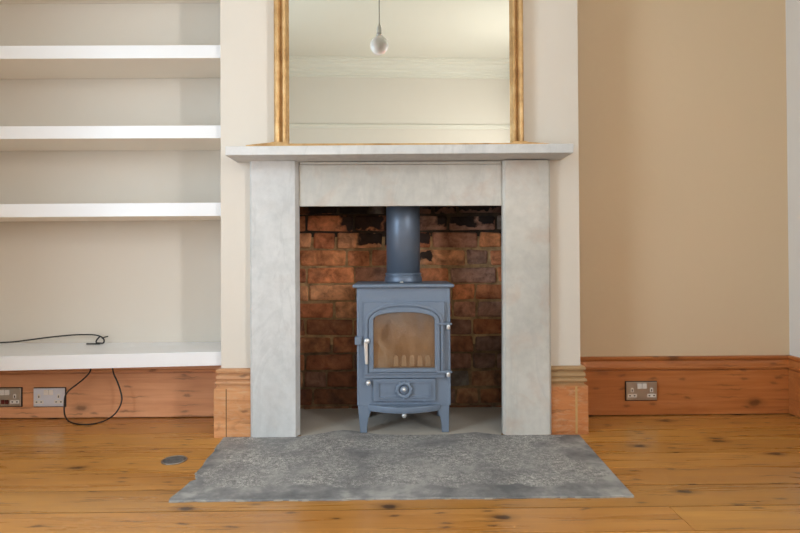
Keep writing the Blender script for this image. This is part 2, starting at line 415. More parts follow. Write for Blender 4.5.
# ------------------------------------------------------------------ floor (boards run left to right)
edges = [fl(400, y).y for y in (509, 487.5, 470)]
pitch = .150
ys = []
y = edges[0]
while y > Y_REAR: y -= pitch; ys.append(y)
ys = ys[::-1] + edges
while ys[-1] < 2.75: ys.append(ys[-1] + random.choice((.138, .146, .152)))
mb = MB()
mb.box(X_L - .05, X_R + .05, Y_REAR - .3, ys[-1], -.05, -.0025, tint=(.5, .5, 0, 1), mi=1)
jx = fl(674, 511).x
for i in range(len(ys) - 1):
    y0, y1 = ys[i], ys[i + 1]
    cuts = [X_L - .04]
    x = X_L + random.uniform(.3, 2.2)
    front = abs(y1 - edges[0]) < 1e-6
    if front: cuts += [jx]
    elif random.random() < .35 and y0 < 1.2: cuts += [x]
    cuts.append(X_R + .04)
    for a, b_ in zip(cuts[:-1], cuts[1:]):
        g = random.choice((.0016, .0026, .0034))
        mb.box(a + .001, b_ - .001, y0 + (.0032 if y0 in edges[:2] else g), y1 - (.0032 if y1 in edges[:2] else g), -.02, random.uniform(-.0005, .0),
               tint=(random.random(), random.random(), 0, 1))
struct(mb, 'floor', [FLOORW, BLACK])

# ------------------------------------------------------------------ walls
mb = MB(); mb.box(X_L - .1, BX0 + .02, YW_L, YW_L + .1, 0, CEIL_Z); struct(mb, 'wall_back_left', PAINT)
mb = MB(); mb.box(BX1 - .02, X_R + .1, YW_R, YW_R + .1, 0, CEIL_Z); struct(mb, 'wall_back_right', PAINT_BOUNCE)
# chimney breast with the fireplace opening (set out a little wider than the stone jambs)
mb = MB(); e = .17
mb.box(BX0, OX0 - e, Y_BR, YW_R, 0, CEIL_Z); mb.box(OX1 + e, BX1, Y_BR, YW_R, 0, CEIL_Z)
mb.box(OX0 - e, OX1 + e, Y_BR, Y_BR + .06, LZ + .12, CEIL_Z)
struct(mb, 'wall_chimney_breast', PAINT)

WIN_L = (-.15, .95, .25, 2.35)      # y0 y1 z0 z1 in the left wall, sill lowered to light shelf undersides
WIN_R = (-.66, -.28, 1.0, 2.25)     # in the right wall
def side_wall(name, xa, xb, win, m, yend):
    y0, y1, z0, z1 = win; mb = MB()
    mb.box(xa, xb, Y_REAR - .3, y0, 0, CEIL_Z); mb.box(xa, xb, y1, yend, 0, CEIL_Z)
    mb.box(xa, xb, y0, y1, 0, z0); mb.box(xa, xb, y0, y1, z1, CEIL_Z)
    return struct(mb, name, m)
side_wall('wall_left', X_L - .12, X_L, WIN_L, PAINT, YW_L + .1)
side_wall('wall_right', X_R, X_R + .12, WIN_R, PAINT_RIGHT, YW_R + .1)
SK = math.tan(math.radians(2.2))     # the far wall behind the photographer is not quite square
def yr(x): return Y_REAR - x * SK
mb = MB(); a, b_ = X_L - .12, X_R + .12
mb.hexa([(a, yr(a) - .1, 0), (b_, yr(b_) - .1, 0), (b_, yr(b_), 0), (a, yr(a), 0),
         (a, yr(a) - .1, CEIL_Z), (b_, yr(b_) - .1, CEIL_Z), (b_, yr(b_), CEIL_Z), (a, yr(a), CEIL_Z)])
struct(mb, 'wall_rear', PAINT)
mb = MB(); mb.box(X_L - .12, X_R + .12, Y_REAR - .4, YW_R + .1, CEIL_Z, CEIL_Z + .08); struct(mb, 'ceiling', CEIL)
# cornice and picture rail on the rear wall, seen in the mirror
cor = [(0, -.175), (.010, -.175), (.012, -.150), (.022, -.145), (.026, -.120), (.045, -.105), (.052, -.080), (.075, -.060),
       (.082, -.042), (.12, -.030), (.126, -.014), (.16, -.010), (.16, 0), (0, 0)]
cor = [(d, CEIL_Z + z) for d, z in cor]
mb = MB(); mb.sweep(cor, [(X_R, yr(X_R)), (X_L, yr(X_L))]); struct(mb, 'trim_1', CEIL)
ZP = 2.24
rail = [(0, ZP - .03), (.012, ZP - .03), (.014, ZP - .012), (.028, ZP), (.03, ZP + .012), (.018, ZP + .02), (0, ZP + .022)]
mb = MB(); mb.sweep(rail, [(X_R, yr(X_R)), (X_L, yr(X_L))]); struct(mb, 'trim_2', CEIL)
for nm, xa, xb, (y0, y1, z0, z1) in (('window_1', X_L - .10, X_L - .04, WIN_L), ('window_2', X_R + .04, X_R + .10, WIN_R)):
    mb = MB(); f_ = .05
    mb.box(xa, xb, y0, y0 + f_, z0, z1, .004); mb.box(xa, xb, y1 - f_, y1, z0, z1, .004)
    mb.box(xa, xb, y0 + f_, y1 - f_, z0, z0 + f_, .004); mb.box(xa, xb, y0 + f_, y1 - f_, z1 - f_, z1, .004)
    zm = (z0 + z1) / 2; mb.box(xa + .01, xb - .01, y0 + f_, y1 - f_, zm - .02, zm + .02, .004)
    struct(mb, nm, WHITE)

# ------------------------------------------------------------------ baseboards
SEAM = plain('brown_joint', (.16, .085, .03, 1), .8)
H1 = az(690, 356.6, Y_AR)
T1 = T_AL
prof1 = [(0, .0045), (T1, .0045), (T1, H1 - .066), (T1 - .008, H1 - .066), (T1 - .008, H1 - .061), (T1 + .003, H1 - .058), (T1 + .004, H1 - .051), (T1 - .001, H1 - .047), (T1 - .003, H1 - .034),
         (T1 - .009, H1 - .022), (T1 - .015, H1 - .018), (T1 - .015, H1 - .014), (T1 - .003, H1 - .012), (T1 - .002, H1 - .004), (T1 - .007, H1), (0, H1)]
def board(name, prof, path, m, extra=None):
    mb = MB(); mb.sweep(prof, path, tint=(random.random(), random.random(), 0, 1))
    if extra: extra(mb)
    return struct(mb, name, m)
board('baseboard_back_left', prof1, [(X_L, YW_L), (BX0 + .01, YW_L)], SKIRT_L)
board('baseboard_back_right', prof1, [(BX1 - .01, YW_R), (X_R, YW_R)], SKIRT)
board('baseboard_right', prof1, [(X_R, YW_R), (X_R, 0.2)], SKIRT)
H2 = az(235, 369.3, Y_BR - T_BR)
h = H2; T2 = T_BR
prof2 = [(0, .0005), (T2, .0005), (T2, h - .084), (T2 - .009, h - .078), (T2 - .013, h - .074), (T2 - .013, h - .070), (T2 - .005, h - .067), (T2 - .002, h - .060), (T2 - .005, h - .053), (T2 - .012, h - .051), (T2 - .012, h - .046),
         (T2 - .006, h - .042), (T2 - .008, h - .030), (T2 - .015, h - .024), (T2 - .017, h - .020), (T2 - .007, h - .017), (T2 - .006, h - .008), (T2 - .010, h - .002), (T2 - .016, h), (0, h)]
JX0, JX1 = ax(249.6, 320, Y_JAMB), ax(551.2, 320, Y_JAMB)
yf = Y_BR - T_BR
def seamL(mb):
    x = ax(226.2, 400, yf); mb.box(x - .0018, x + .0018, yf - .0004, yf + .002, .002, h - .083, mi=1)
def seamR(mb):
    x = ax(576.2, 400, yf)
    mb.box(x - .004, x + .0055, yf - .0005, yf + .002, .004, h - .084, mi=1, bev=.0004, seg=1)
board('baseboard_chimney_left', prof2, [(BX0, YW_L - T_AL), (BX0, Y_BR), (JX0 - .0006, Y_BR)], [SKIRT_PALE, SEAM], seamL)
board('baseboard_chimney_right', prof2, [(JX1 + .0006, Y_BR), (BX1, Y_BR), (BX1, YW_R - T_AL)], [SKIRT_WORN, FILLER], seamR)

# ------------------------------------------------------------------ fireplace recess in brick
SOOT = []
for px, py, rx, ry in ((338, 208, 36, 7), (362, 221.5, 23, 8.5), (374, 238, 18, 8), (455, 219.5, 22, 6.5), (488, 219.5, 10, 6.5), (424, 238, 9, 7), (424, 256, 8, 5), (460, 206, 44, 4), (402, 222, 20, 25)):
    q = at(px, py, Y_BACK); SOOT.append((q.x, q.z, rx / 200, ry / 200))
BRICK = brick_mat(SOOT)
HZ = .006                              # hearth level
mb = MB()
CH = .0865; L = .238; J = .011
z_base = HZ - .03
TOP = 1.16
top_course = az(402, 213.5, Y_BACK)    # a mortar joint falls here
nc = int((top_course - z_base) / CH) + 1
z_first = top_course - nc * CH
xb0, xb1 = ax(296.5, 320, Y_BACK) , ax(506.5, 320, Y_BACK)
def brick_tint(x, z, cheek=0):
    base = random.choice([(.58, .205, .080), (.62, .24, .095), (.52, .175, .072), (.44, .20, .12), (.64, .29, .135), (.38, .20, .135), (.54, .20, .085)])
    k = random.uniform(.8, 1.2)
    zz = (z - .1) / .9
    if zz < .42: k *= .42 + .75 * max(zz, 0)            # darker near the floor
    s = 0.0
    return base, k
def px_of(p):
    d = Vector(p) - CAM; w = d.dot(FWD)
    return CX + F * d.dot(RIGHT) / w, CY - F * d.dot(UP) / w
def put_brick(c0, c1, axis, side=0):
    cx, cy, cz = [(a + b) / 2 for a, b in zip(c0, c1)]
    base, k = brick_tint(cx, cz)
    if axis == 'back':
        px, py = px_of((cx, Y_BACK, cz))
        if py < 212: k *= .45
    else: k *= .62 if side < 0 else .35  # recess shade put into the cheek brick colour, right side darker
    if random.random() < .07 and k > .3: base = (.26, .20, .16)
    j = lambda: random.uniform(-.0055, .0055)
    x0, y0, z0 = c0; x1, y1, z1 = c1
    c = [(x0, y0, z0), (x1, y0, z0), (x1, y1, z0), (x0, y1, z0), (x0, y0, z1), (x1, y0, z1), (x1, y1, z1), (x0, y1, z1)]
    c = [(p[0] + j(), p[1] + j() * .8, p[2] + j()) for p in c]
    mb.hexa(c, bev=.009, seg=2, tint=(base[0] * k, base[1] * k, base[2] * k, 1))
yb = Y_BACK
for i in range(nc + 2):
    z0 = z_first + i * CH; z1 = z0 + CH - J
    if z1 < HZ: continue
    x = xb0 - random.uniform(.02, .10) - (L / 2 if i % 2 else 0)
    while x < xb1:
        l = (L if random.random() < .78 else L / 2) - J
        a, b_ = max(x, xb0 - .02), min(x + l, xb1 + .02)
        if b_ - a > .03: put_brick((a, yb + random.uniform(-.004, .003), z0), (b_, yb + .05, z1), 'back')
        x += l + J
    for sd, xw in ((-1, xb0), (1, xb1)):
        yy = Y_BR + .005 - (L / 4 if i % 2 else 0)
        while yy < yb + .02:
            l = (L if random.random() < .6 else L / 2) - J
            a, b_ = max(yy, Y_BR + .005), min(yy + l, yb + .03)
            if b_ - a > .025:
                xr = xw - sd * random.uniform(0, .005)
                xa, xc = (xr - .05, xr) if sd < 0 else (xr, xr + .05)
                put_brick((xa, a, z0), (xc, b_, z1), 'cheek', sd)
            yy += l + J
def mort(x0, x1, y0, y1, z0, z1, t): mb.box(x0, x1, y0, y1, z0, z1, mi=1, tint=t)
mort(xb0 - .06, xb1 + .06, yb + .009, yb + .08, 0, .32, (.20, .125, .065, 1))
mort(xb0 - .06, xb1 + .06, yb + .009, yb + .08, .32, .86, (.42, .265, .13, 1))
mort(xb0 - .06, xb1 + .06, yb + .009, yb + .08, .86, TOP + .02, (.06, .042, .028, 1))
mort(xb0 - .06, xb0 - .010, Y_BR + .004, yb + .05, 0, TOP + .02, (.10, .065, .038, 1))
mort(xb1 + .010, xb1 + .06, Y_BR + .004, yb + .05, 0, TOP + .02, (.05, .034, .022, 1))  # side joints carry the same painted shade as the cheek bricks
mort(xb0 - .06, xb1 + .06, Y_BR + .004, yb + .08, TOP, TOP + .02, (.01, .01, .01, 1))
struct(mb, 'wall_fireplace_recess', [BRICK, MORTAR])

# ------------------------------------------------------------------ hearth
def fp(px, py): p = fl(px, py, HZ); return (p.x, p.y)
left = [(223.4, 437), (219, 443), (214.5, 450.5), (209, 456), (204, 463.5), (197, 471), (195.5, 475), (197.5, 478.5), (190, 481), (183, 487.5), (176, 493), (168.8, 499.5)]
front = [(168.8, 500.4)] + [(x, 500.3 - (x - 170) * .0105 + random.uniform(-.35, .35)) for x in range(182, 625, 13)] + [(634, 495.4)]
right = [(634, 495), (620, 480), (607, 465.5), (593.5, 450.5), (579.3, 434.6)]
outl = [fp(*p) for p in left + front + right]
yj = Y_JAMB + .0
back = [fp(*p) for p in ((501, 434.6), (488, 433.2), (476, 431.8), (462, 433.0), (450, 434.0), (425, 434.6), (400, 434.6), (378, 434.0), (364, 432.2), (352, 430.2), (343, 429.6), (333, 430.8), (320, 433.4), (301, 436.0))]
poly = outl + back
hm = hearth_mat(-.70, .70, fl(402, 488.5).y, fl(402, 432).y)
hy0 = min(p[1] for p in outl)
mb = MB(); mb.slab(poly, -.018, HZ, bev=.0025, seg=2)
# crumbling pale mortar line along the front arris
hb = mb.build('hearth_slab', hm)
tag(hb, 'worn dark grey stone hearth slab let into the wooden floor before the fireplace', 'hearth')
mb = MB()
fpts = [fp(*p) for p in front]
for i in range(len(fpts) - 1):
    if random.random() < .5:
        a, b_ = Vector(fpts[i]), Vector(fpts[i + 1]); d = (b_ - a); t0, t1 = random.uniform(0, .3), random.uniform(.6, 1.0)
        p, q = a + d * t0, a + d * t1; w = random.uniform(.0015, .0035)
        mb.hexa([(p.x, p.y - w, -.004), (q.x, q.y - w * .7, -.004), (q.x, q.y - .0003, -.004), (p.x, p.y - .0003, -.004),
                 (p.x, p.y - w, .0015), (q.x, q.y - w * .7, .0015), (q.x, q.y - .0003, .004), (p.x, p.y - .0003, .004)])
lp = [fp(*p) for p in left]
for i in range(len(lp) - 1):
    if random.random() < .6:
        a, b_ = Vector(lp[i]), Vector(lp[i + 1]); d = b_ - a; p, q = a + d * .1, a + d * random.uniform(.5, .95); w = random.uniform(.003, .007)
        mb.hexa([(p.x - w, p.y, -.004), (q.x - w, q.y, -.004), (q.x - .0003, q.y, -.004), (p.x - .0003, p.y, -.004),
                 (p.x - w, p.y, .0015), (q.x - w, q.y, .0015), (q.x - .0003, q.y, .004), (p.x - .0003, p.y, .004)])
o = mb.build('mortar_edge', plain('pale_mortar', (.30, .275, .235, 1), .9, var=.5, nscale=40), hb); o['label'] = 'crumbling pale mortar edge'
mb = MB(); mb.slab([(p[0], p[1] + .0015) for p in back[::-1]] + [(OX1 - .003, Y_BR + .002), (xb1, Y_BR + .006), (xb1 + .0, Y_BACK + .006), (xb0 - .0, Y_BACK + .006), (xb0, Y_BR + .006), (OX0 + .003, Y_BR + .002)], -.018, HZ - .001, bev=.001)
tag(mb.build('hearth_floor', SCREED), 'pale buff concrete hearth floor inside the brick recess under the stove', 'hearth')

# ------------------------------------------------------------------ stone surround
root = thing('fireplace_surround', ((OX0 + OX1) / 2, Y_BR, HZ), 'pale grey stone fireplace surround with plain jambs and projecting mantel shelf around the stove', 'fireplace')
Y_M = Y_BR * .927
mt = [at(225.0, 146.2, Y_M), at(573.8, 143.4, Y_M)]; mbm = [at(225.0, 155.4, Y_M), at(573.8, 152.8, Y_M)]
jtop = az(272, 161.2, Y_BR)
yw = Y_BR - .001
m_under = min(mbm[0].z, mbm[1].z)
mb = MB()
mb.hexa([(mbm[0].x, Y_M, mbm[0].z), (mbm[1].x, Y_M, mbm[1].z), (mbm[1].x, yw, mbm[1].z), (mbm[0].x, yw, mbm[0].z),
         (mt[0].x, Y_M, mt[0].z), (mt[1].x, Y_M, mt[1].z), (mt[1].x, yw, mt[1].z), (mt[0].x, yw, mt[0].z)], bev=.0035, seg=3)
shelf = mb.build('mantel_shelf', STONE, root)
def jamb(xa, xb, xc, xd, m, ztop, cr=.010, dr=.010):
    """xa..xb outline at the foot, xc..xd at the top; front arrises chamfered"""
    mb = MB(); ch = .010; y0, y1 = Y_JAMB, yw
    def lvl(xl, xr, z): return [(xl, y1, z), (xl, y0 + ch, z), (xl + ch, y0, z), (xr - cr, y0, z), (xr, y0 + dr, z), (xr, y1, z)]
    zs = [HZ + .0005 + (ztop - HZ) * i / 12 for i in range(13)]
    vs = []; fs = []
    for i, z in enumerate(zs):
        t = i / 12
        w = 0.0012 * noise.noise(Vector((xa * 9, 3.1, z * 6)))
        vs += lvl(xa + (xc - xa) * t + w, xb + (xd - xb) * t - w * .7, z)
    for i in range(12):
        for k in range(5): fs.append((i * 6 + k, i * 6 + k + 1, (i + 1) * 6 + k + 1, (i + 1) * 6 + k))
        fs.append((i * 6 + 5, i * 6, (i + 1) * 6, (i + 1) * 6 + 5))
    fs.append(tuple(range(6))[::-1]); fs.append(tuple(72 + k for k in range(6)))
    mb.add(vs, fs)
    return mb.build('jamb', m, root)
zt0 = mbm[0].z + (mbm[1].z - mbm[0].z) * .13 - .001; zt1 = mbm[0].z + (mbm[1].z - mbm[0].z) * .87 - .001
jamb(JX0, ax(298.8, 430, Y_JAMB), ax(249.2, 165, Y_JAMB), ax(297.9, 165, Y_JAMB), STONE, min(zt0, m_under + .004), .013, .030)
jamb(ax(503.6, 430, Y_JAMB), JX1, ax(503.2, 165, Y_JAMB), ax(550.6, 165, Y_JAMB), STONE_W, m_under)
mb = MB(); yl = Y_JAMB + .024
xl0, xl1 = ax(298.8, 430, Y_JAMB) + .0012, ax(503.2, 165, Y_JAMB) - .0012
zl1 = m_under - .0005
mb.box(xl0, xl1, yl, yw, LZ, zl1 - .012, bev=.002)
mb.box(xl0 + .004, xl1 - .004, yl - .004, yw, zl1 - .011, zl1, bev=.002)
mb.build('lintel', STONE_W, root)

# ------------------------------------------------------------------ gilt mirror on the mantel
Y_F = Y_BR - .052                     # front of the moulding
mz0 = max(mt[0].z, mt[1].z) + .0008
fxl = (ax(273.2, 90, Y_F), ax(287.8, 90, Y_F)); fxr = (ax(511.2, 90, Y_F), ax(524.4, 90, Y_F))
MTOP = 2.30
root = thing('overmantel_mirror', ((fxl[0] + fxr[1]) / 2, Y_BR - .03, mz0), 'tall gilt framed overmantel mirror standing on the stone mantel shelf', 'mirror')
def upright(x0, x1, flip):
    w = x1 - x0
    # across the moulding from the outside in: roll, dark quirk, inner bead
    pr = [(0, .050), (0, .014), (.05, .006), (.14, .001), (.26, 0), (.36, .003), (.44, .010), (.48, .019), (.53, .020), (.57, .012), (.64, .006), (.74, .004), (.83, .006), (.89, .013), (.92, .022), (.96, .024), (1.0, .030), (1.0, .050)]
    pts = [((x0 + u * w) if not flip else (x1 - u * w), Y_F + d) for u, d in pr]
    mb = MB(); n = len(pts); zz = [mz0 + .012, MTOP]
    vs = [(x, y, z) for z in zz for x, y in pts]
    fs = [(i, (i + 1) % n, n + (i + 1) % n, n + i) for i in range(n)] + [tuple(range(n)), tuple(range(n, 2 * n))]
    b = bmesh.new(); bv = [b.verts.new(v) for v in vs]
    for f in fs: b.faces.new([bv[i] for i in f])
    bmesh.ops.recalc_face_normals(b, faces=b.faces[:])
    mb.merge(b)
    return mb.build('upright', GOLD, root)
upright(fxl[0], fxl[1], False); upright(fxr[0], fxr[1], True)
mb = MB(); mb.box(fxl[0], fxr[1], Y_F, Y_F + .05, MTOP, MTOP + .055, bev=.012, seg=4)
mb.box(fxl[0] - .02, fxr[1] + .02, Y_F - .01, Y_F + .05, MTOP + .055, MTOP + .075, bev=.006, seg=3); mb.build('top_rail', GOLD, root)
mb = MB()
xa, xb = ax(246, 145, Y_F), ax(554, 145, Y_F)
zt = az(400, 142.6, Y_F - .004)
poly = [(xa, mz0), (xb, mz0), (xb, mz0 + .020), (xb - .03, mz0 + .024), (fxr[1] + .015, mz0 + .030), (fxr[1], mz0 + .034), (fxr[0], mz0 + .034), (fxr[0], mz0 + .026),
        (fxl[1], mz0 + .026), (fxl[1], mz0 + .034), (fxl[0], mz0 + .034), (fxl[0] - .015, mz0 + .030), (xa + .03, mz0 + .024), (xa, mz0 + .020)]
mb.prism(poly, Y_F - .006, Y_F + .050, bev=.002)
mb.build('base_rail', GOLD, root)
mb = MB(); yg = Y_F + .030
mb.add([(fxl[1] - .006, yg, mz0 + .015), (fxr[0] + .006, yg, mz0 + .015), (fxr[0] + .006, yg, MTOP + .01), (fxl[1] - .006, yg, MTOP + .01)], [(0, 1, 2, 3)])
mb.build('mirror_glass', MIRROR, root)

# ------------------------------------------------------------------ wood burning stove
YS = fl(364, 433.6, HZ).y + .004       # front of the body
sx = lambda px, py=345: ax(px, py, YS)
sz = lambda py, px=403: az(px, py, YS)
cxs = (sx(356.9) + sx(450.5)) / 2
root = thing('wood_stove', (cxs, YS + .15, HZ), 'slate blue cast iron wood burning stove with arched glass door standing in the brick recess', 'stove')
x0, x1 = sx(356.9), sx(450.5); zb, ztp = sz(405.5), sz(287.8)
YE = YS + .285
gx0, gx1 = sx(373.6), sx(434.6); gz0, gz1, gzs = sz(367.6), sz(311.8), sz(319.5)
mb = MB()
t = .012
mb.box(x0, x0 + t, YS, YE, zb, ztp, .003); mb.box(x1 - t, x1, YS, YE, zb, ztp, .003)
mb.box(x0 + t, x1 - t, YE - t, YE, zb, ztp); mb.box(x0 + t, x1 - t, YS + t, YE - t, zb, zb + t); 
mb.box(x0 + t - .001, x1 - t + .001, YS + .0005, YS + t, zb, gz0 - .006, .001); mb.box(x0 + t - .001, x1 - t + .001, YS + .0005, YS + t, gz1 + .006, ztp, .001)
mb.box(x0 + t - .001, gx0 - .006, YS + .0005, YS + t, gz0 - .006, gz1 + .006); mb.box(gx1 + .006, x1 - t + .001, YS + .0005, YS + t, gz0 - .006, gz1 + .006)
mb.build('body', STOVE, root)
mb = MB(); mb.box(sx(352.8), sx(454.4), YS - .018, YE + .006, ztp + .0005, sz(284.0), bev=.007, seg=4); mb.build('top_plate', STOVE, root)
ztop = sz(284.0)
# fire box seen through the glass
mb = MB(); fy = YS + .10
mb.box(x0 + t + .001, x1 - t - .001, fy, fy + .02, zb + t, ztp - .02); mb.build('firebrick_back', FIREBOARD, root)
for i in range(5):
    px = 396 + i * 8.0; c = at(px, 362, YS + .045)
    mb = MB(); mb.prism([(c.x - .011, gz0 - .004), (c.x + .011, gz0 - .004), (c.x + .010, gz0 + .030), (c.x + .005, gz0 + .042), (c.x - .005, gz0 + .042), (c.x - .010, gz0 + .030)], c.y, c.y + .012, bev=.002)
    o = mb.build('log_guard_bar', plain('ash_covered_iron', (.78, .64, .50, 1), .9, var=.2), root)
# door
def arch(xa, xb, z0, zs, zt, n=20, p=2.3):
    """rectangle with a shouldered flat arch on top, counter-clockwise from bottom left"""
    pts = [(xa, z0), (xb, z0)]; c = (xa + xb) / 2; a = (xb - xa) / 2; b = zt - zs
    for i in range(n + 1):
        th = PI * i / n; co, si = math.cos(th), math.sin(th)
        pts.append((c + a * math.copysign(abs(co) ** (2 / p), co), zs + b * abs(si) ** (2 / p)))
    return pts
def rect_like(xa, xb, z0, z1, ref):
    """rectangle outline with as many points as an arch outline"""
    pts = [(xa, z0), (xb, z0)]; n = len(ref) - 3; c = (xa + xb) / 2
    for i in range(n + 1):
        th = PI * i / n
        d = (math.cos(th), math.sin(th)); k = 1 / max(abs(d[0]), abs(d[1]), 1e-6)
        pts.append((c + (xb - xa) / 2 * d[0] * k, z0 + (z1 - z0) * (0.25 + .75 * min(1, d[1] * k)) if d[1] * k < 1 else z1))
    return pts
dx0, dx1, dz0, dz1 = sx(364.0), sx(444.4), sz(377.4), sz(301.8)
gl = arch(gx0, gx1, gz0, gzs, gz1)
YD = YS - .014
mb = MB(); mb.ring(rect_like(dx0, dx1, dz0, dz1, gl), gl, YD, YS - .0005, bev=.0015)
door = mb.build('door', STOVE, root)
mb = MB()
o1 = arch(sx(365.2), sx(443.0), sz(373.6), sz(322), sz(303.0), p=2.25); i1 = arch(sx(368.0), sx(440.4), sz(371.8), sz(323), sz(305.6), p=2.25)
mb.ring(o1, i1, YD - .007, YD + .001, bev=.002)
o2 = arch(sx(369.0), sx(439.4), sz(371.4), sz(322), sz(306.8), p=2.25); i2 = arch(gx0, gx1, gz0, gzs, gz1)
mb.ring(o2, i2, YD - .011, YD + .001, bev=.003)
mb.build('arched_moulding', STOVE, door)
mb = MB(); yg = YS - .006
ga = arch(gx0 - .004, gx1 + .004, gz0 - .004, gzs, gz1 + .004)
mb.add([(p[0], yg, p[1]) for p in ga], [tuple(range(len(ga)))]); mb.build('door_glass', STOVEGLASS, door)
mb = MB(); c = at(367.0, 340.6, YD)
mb.lathe([(0, .016), (.0085, .016), (.0115, .013), (.012, .008), (.010, 0)], (c.x, YD - .006, c.z), 'y', 24)
a, b_ = at(365.6, 342, YD - .016), at(366.6, 364.5, YD - .016)
mb.hexa([(b_.x - .0065, YD - .020, b_.z), (b_.x + .0065, YD - .020, b_.z), (b_.x + .0065, YD - .010, b_.z), (b_.x - .0065, YD - .010, b_.z),
         (a.x - .008, YD - .020, a.z), (a.x + .009, YD - .020, a.z), (a.x + .009, YD - .010, a.z), (a.x - .008, YD - .010, a.z)], bev=.004, seg=3)
o = mb.build('handle', CHROME, door); o['label'] = 'chrome lever handle'
mb = MB(); mb.box(sx(355.0), sx(361.8), YS - .016, YS + .03, sz(344), sz(336.4), bev=.002); mb.build('latch_block', STOVE, root)
for py in (323.7, 371.2):
    mb = MB(); zc = sz(py)
    mb.box(sx(436), sx(451.5), YD - .013, YD - .0005, zc - .0045, zc + .0045, bev=.002)
    hg = mb.build('hinge', STOVE, door)
    mb = MB(); c = at(448.4, py + 3.4, YD - .01)
    mb.lathe([(0, -.011), (.0075, -.010), (.009, -.006), (.009, .006), (.0075, .010), (0, .011)], (c.x, YD - .006, c.z), 'z', 20)
    o = mb.build('hinge_pin', CHROME, hg); o['label'] = 'steel hinge pin'
# ash panel with air dial
mb = MB(); mb.box(sx(373.0), sx(435.2), YS - .013, YS - .0005, sz(400.6), sz(378.4), bev=.003)
ash = mb.build('ash_panel', STOVE, root)
mb = MB()
q = lambda xa, xb, za, zb_: [(xa, za), (xb, za), (xb, zb_), (xa, zb_)]
mb.ring(q(sx(377.6), sx(430.8), sz(397.4), sz(381.0)), q(sx(378.8), sx(429.6), sz(396.2), sz(382.2)), YS - .019, YS - .0125, bev=.0012); mb.build('panel_moulding', STOVE, ash)
c = at(404.0, 389.6, YS - .014); mb = MB()
mb.lathe([(0, .004), (.020, .004), (.022, .011), (.026, .013), (.031, .013), (.035, .010), (.036, .006), (.036, 0)], (c.x, YS - .013, c.z), 'y', 40)
mb.lathe([(0, .016), (.013, .016), (.017, .012), (.018, .004)], (c.x, YS - .013, c.z), 'y', 32)
for i in range(10):
    th = 2 * PI * i / 10 + .2; u, w = math.cos(th), math.sin(th)
    p = Vector((c.x + u * .033, YS - .013, c.z + w * .033)); mb.lathe([(0, .0125), (.0045, .012), (.0055, .007), (.0055, 0)], p, 'y', 10)
dial = mb.build('air_dial', STOVE, ash)
def ball(name, px, py, r, Y, par):
    c = at(px, py, Y); mb = MB()
    mb.lathe([(.35 * r, -1.9 * r), (.4 * r, -.9 * r)] + [(r * math.sin(a), -r * math.cos(a)) for a in [PI * (.15 + .85 * i / 10) for i in range(11)]], (c.x, Y, c.z), 'y', 20)
    o = mb.build(name, CHROME, par); o['label'] = 'polished steel ' + name.replace('_', ' '); return o
ball('screw_cap', 404.0, 389.6, .0095, YS - .030, dial)
ball('knob', 368.3, 382.9, .0115, YS - .020, root)
ball('knob', 404.2, 415.2, .0115, YS - .024, root)
# bowed fender below the panel
mb = MB(); xa, xb = sx(368.0), sx(440.0); n = 16; prof = []
top = []
for i in range(n + 1):
    u = i / n; x = xa + (xb - xa) * u; bow = .052 * (1 - (2 * u - 1) ** 2)
    top.append((x, YS - .004 - bow))
mb.slab([(xa, YS + .02)] + top + [(xb, YS + .02)], sz(409.6) + .006, sz(404.2), bev=.003, seg=2)
lip = []
for i in range(n + 1):
    u = i / n; x = xa + .004 + (xb - xa - .008) * u; lip.append((x, YS - .002 - .046 * (1 - (2 * u - 1) ** 2)))
mb.slab([(xa + .004, YS + .02)] + lip + [(xb - .004, YS + .02)], sz(410.4), sz(409.6) + .006, bev=.002)
mb.build('fender', STOVE, root)
# legs
def leg(xo, ti, bo, bi, ya, yb_, s):
    mb = MB(); zt, z0 = zb - .0005, HZ + .0008
    pts = [(bo, z0), (bi, z0), (bi, z0 + .020), (bi + s * .006, z0 + .060), (bi + s * .018, zt - .022), (ti, zt), (xo, zt)]
    if s < 0: pts = pts[::-1]
    mb.prism(pts, ya, yb_, bev=.003); return mb.build('leg', STOVE, root)
lx = [sx(358.0, 430), sx(372.6, 406), sx(360.3, 430), sx(367.0, 430)]
rx = [sx(449.6, 430), sx(436.6, 406), sx(449.0, 430), sx(442.2, 430)]
for ya in (YS + .002, YE - .045):
    leg(lx[0], lx[1], lx[2], lx[3], ya, ya + .040, 1)
    leg(rx[0], rx[1], rx[2], rx[3], ya, ya + .040, -1)
# flue
YFL = YS + .175
fc = ax(403.2, 245, YFL); fr = (ax(419.9, 245, YFL) - ax(386.5, 245, YFL)) / 2
mb = MB(); mb.lathe([(0, ztop + .002), (fr, ztop + .002), (fr, TOP - .004), (0, TOP - .004)], (fc, YFL, 0), 'z', 56, smooth=True)
fo = mb.build('flue_pipe', FLUE, root)
for p in fo.data.polygons: p.use_smooth = len(p.vertices) == 4
mb = MB(); mb.lathe([(fr + .0005, ztop + .0006), (fr + .010, ztop + .0006), (fr + .010, ztop + .008), (fr + .008, ztop + .022), (fr + .008, ztop + .026), (fr + .004, ztop + .028), (fr + .004, ztop + .034), (fr + .006, ztop + .036), (fr + .006, ztop + .042), (fr + .0005, ztop + .044)], (fc, YFL, 0), 'z', 56)
mb.build('flue_collar', FLUE, root)
mb = MB(); c = at(401.5, 282.2, YFL - fr - .012); mb.lathe([(0, .006), (.006, .006), (.008, .003), (.008, 0)], (c.x, YFL - fr - .012, ztop + .0008), 'z', 6, smooth=False)
o = mb.build('collar_bolt', CHROME, root); o['label'] = 'bright steel bolt'

